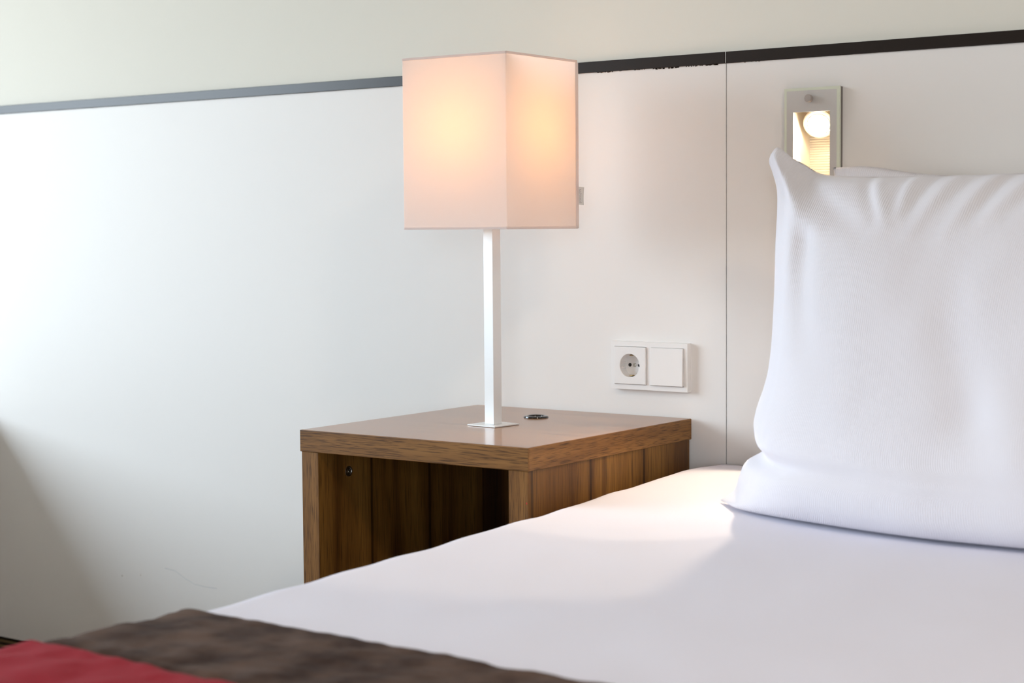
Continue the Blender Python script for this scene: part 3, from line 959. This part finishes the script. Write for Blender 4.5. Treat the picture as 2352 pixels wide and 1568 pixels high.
# ------------------------------------------------------------------ pillows
def pillow_fn(par):
    xl, hw_right = par['xl'], par['xr']
    zb, zt, yb_, yt_ = par['zb'], par['zt'], par['yb'], par['yt']
    folds = par.get('folds', [])
    Df, Db = par['Df'], par['Db']
    def P(s, t, side):
        # s: -1 left seam .. 1 right seam; t: 0 bottom .. 1 top
        L_ = spline(xl, t)
        Rr = spline(hw_right, t)
        u = (s + 1) / 2
        x = L_ + (Rr - L_) * u
        z0, z1 = spline(zb, s), spline(zt, s)
        z = z0 + (z1 - z0) * t
        y0, y1 = spline(yb_, s), spline(yt_, s)
        y = y0 + (y1 - y0) * t
        es_ = max(0, 1 - abs(s) ** par.get('ps', 3.2)); et_ = max(0, 1 - abs(2 * t - 1) ** par.get('pt', 3.0))
        bul = es_ ** par.get('qs', 0.62) * et_ ** (0.60 if t > 0.5 else 0.42)
        d = (Df if side > 0 else Db) * bul
        if side > 0:
            d += par.get('lean', 0) * exp(-((s + 0.6) / 0.42) ** 2) * et_ ** 0.6 * min(1, es_ * 2)
            for (sa, ta_, sb, tb, wd, amp) in folds:
                vx, vy = sb - sa, (tb - ta_) * 1.35
                px_, py_ = s - sa, (t - ta_) * 1.35
                l2 = vx * vx + vy * vy
                h = min(1, max(0, (px_ * vx + py_ * vy) / l2))
                dd = sqrt((px_ - vx * h) ** 2 + (py_ - vy * h) ** 2)
                d += amp * exp(-(dd / wd) ** 2) * (1 - 0.75 * h) * min(1, 6 * min(1 - abs(s), 1) + 0.25)
            d += bul * (0.006 * noise.noise(Vector((s * 2.2, t * 2.2, par['seed']))) + 0.002 * noise.noise(Vector((s * 6, t * 6, par['seed'] + 3))))
        else:
            d += bul * 0.004 * noise.noise(Vector((s * 2.5, t * 2.5, par['seed'] + 9)))
        return Vector((x, y - d if side > 0 else y + d, z))
    return P

def spread(n, e=0.62):
    out = []
    for i in range(n + 1):
        a = i / n * 2 - 1
        out.append(sin(a * pi / 2) * e + a * (1 - e))
    return out

def make_pillow(name, par, ns, ntt):
    P = pillow_fn(par)
    bm = bmesh.new()
    S, Tt = spread(ns), [(q + 1) / 2 for q in spread(ntt)]
    uvl = bm.loops.layers.uv.new('weave')
    F = [[bm.verts.new(P(s, t, 1)) for t in Tt] for s in S]
    B = [[F[i][j] if (i in (0, ns) or j in (0, ntt)) else bm.verts.new(P(S[i], Tt[j], -1)) for j in range(ntt + 1)] for i in range(ns + 1)]
    wid = par['xr'][0][1] - par['xl'][0][1]
    for i in range(ns):
        for j in range(ntt):
            for G, fl in ((F, 0), (B, 1)):
                vv = [(i, j), (i + 1, j), (i + 1, j + 1), (i, j + 1)]
                q = [G[a][b_] for a, b_ in vv]
                if len(set(q)) < 4: continue
                try: f = bm.faces.new(q if not fl else q[::-1])
                except ValueError: continue
                for lp in f.loops:
                    for (a, b_), v in zip(vv, q):
                        if lp.vert is v: lp[uvl].uv = ((S[a] + 1) / 2 * 0.8 - 0.02 * Tt[b_], Tt[b_] * 0.55)
    o = obj(name, bm, M_PILLOW, None, True)
    # corded seam around the edge
    return o

FRONT = dict(seed=1.7, lean=0.022, Df=0.098, Db=0.055,
    xl=[(0, 0.176), (0.03, 0.196), (0.07, 0.203), (0.12, 0.215), (0.158, 0.242), (0.20, 0.222), (0.26, 0.226), (0.38, 0.238), (0.55, 0.235), (0.72, 0.226), (0.88, 0.217), (0.95, 0.204), (0.98, 0.198), (1.0, 0.199)],
    xr=[(0, 0.955), (0.1, 0.93), (0.3, 0.89), (0.6, 0.875), (0.85, 0.89), (1.0, 0.915)],
    zb=[(-1, 0.5425), (-0.8, 0.5385), (0, 0.5355), (0.8, 0.538), (1, 0.5425)],
    zt=[(-1, 1.042), (-0.965, 1.052), (-0.90, 1.034), (-0.80, 1.0135), (-0.68, 1.008), (-0.5, 1.006), (0, 1.006), (0.6, 1.012), (1, 1.05)],
    yb=[(-1, -0.325), (-0.85, -0.359), (-0.5, -0.388), (0, -0.411), (0.6, -0.39), (1, -0.31)],
    yt=[(-1, -0.215), (-0.5, -0.200), (0, -0.195), (1, -0.205)],
    folds=[(-0.86, 1, -0.48, 0.83, 0.045, -0.01152), (-0.98, 0.98, -0.7, 0.84, 0.045, 0.014),
           (-0.56, 1, -0.44, 0.87, 0.022, -0.00792), (-0.5, 1, -0.38, 0.85, 0.024, 0.0072), (-0.4, 1, -0.37, 0.89, 0.018, -0.00432), (-0.355, 1, -0.35, 0.89, 0.022, 0.0072),
           (-0.27, 1, -0.31, 0.89, 0.022, -0.00864), (-0.19, 1, -0.27, 0.83, 0.026, 0.0072), (-0.11, 1, -0.17, 0.91, 0.02, -0.00504), (-0.04, 1, -0.13, 0.83, 0.028, 0.0072), (0.03, 1, -0.04, 0.87, 0.024, -0.00792),
           (0.12, 1, 0.02, 0.87, 0.026, 0.00576), (0.2, 1, 0.1, 0.88, 0.03, -0.0072), (0.4, 1, 0.3, 0.88, 0.03, 0.0072), (0.62, 1, 0.5, 0.85, 0.03, -0.0072),
           (-1, 0.2, -0.8, 0.225, 0.03, -0.014), (-1, 0.27, -0.75, 0.25, 0.05, 0.008),
           (-0.98, 0.05, -0.75, 0.14, 0.05, -0.01), (-0.95, 0.02, -0.6, 0.03, 0.04, 0.006),
           (-0.94, 0.9, -0.86, 0.5, 0.05, -0.007), (-0.84, 0.86, -0.76, 0.45, 0.06, 0.008), (-0.74, 0.8, -0.66, 0.5, 0.05, -0.006),
           (0.1, 0.35, -0.05, 0.7, 0.1, -0.008), (0.3, 0.25, 0.22, 0.6, 0.1, 0.006)])
pf = make_pillow('pillow', FRONT, 150, 130)
pf['label'] = 'plump white ribbed pillow standing in front, with a pointed top corner'; pf['category'] = 'pillow'

BACK = dict(seed=5.1, Df=0.060, Db=0.050, ps=5.0, qs=0.55,
    xl=[(0, 0.230), (0.3, 0.250), (0.7, 0.245), (0.97, 0.225), (1.0, 0.222)],
    xr=[(0, 0.99), (0.5, 0.965), (1.0, 0.985)],
    zb=[(-1, 0.560), (0, 0.556), (1, 0.560)],
    zt=[(-1, 1.026), (-0.85, 1.026), (-0.6, 1.012), (0, 1.000), (1, 1.02)],
    yb=[(-1, -0.135), (0, -0.150), (1, -0.135)],
    yt=[(-1, -0.060), (0, -0.062), (1, -0.060)])
pb = make_pillow('pillow', BACK, 60, 50)
pb['label'] = 'white pillow propped behind the front one, only its top edge showing'; pb['category'] = 'pillow'
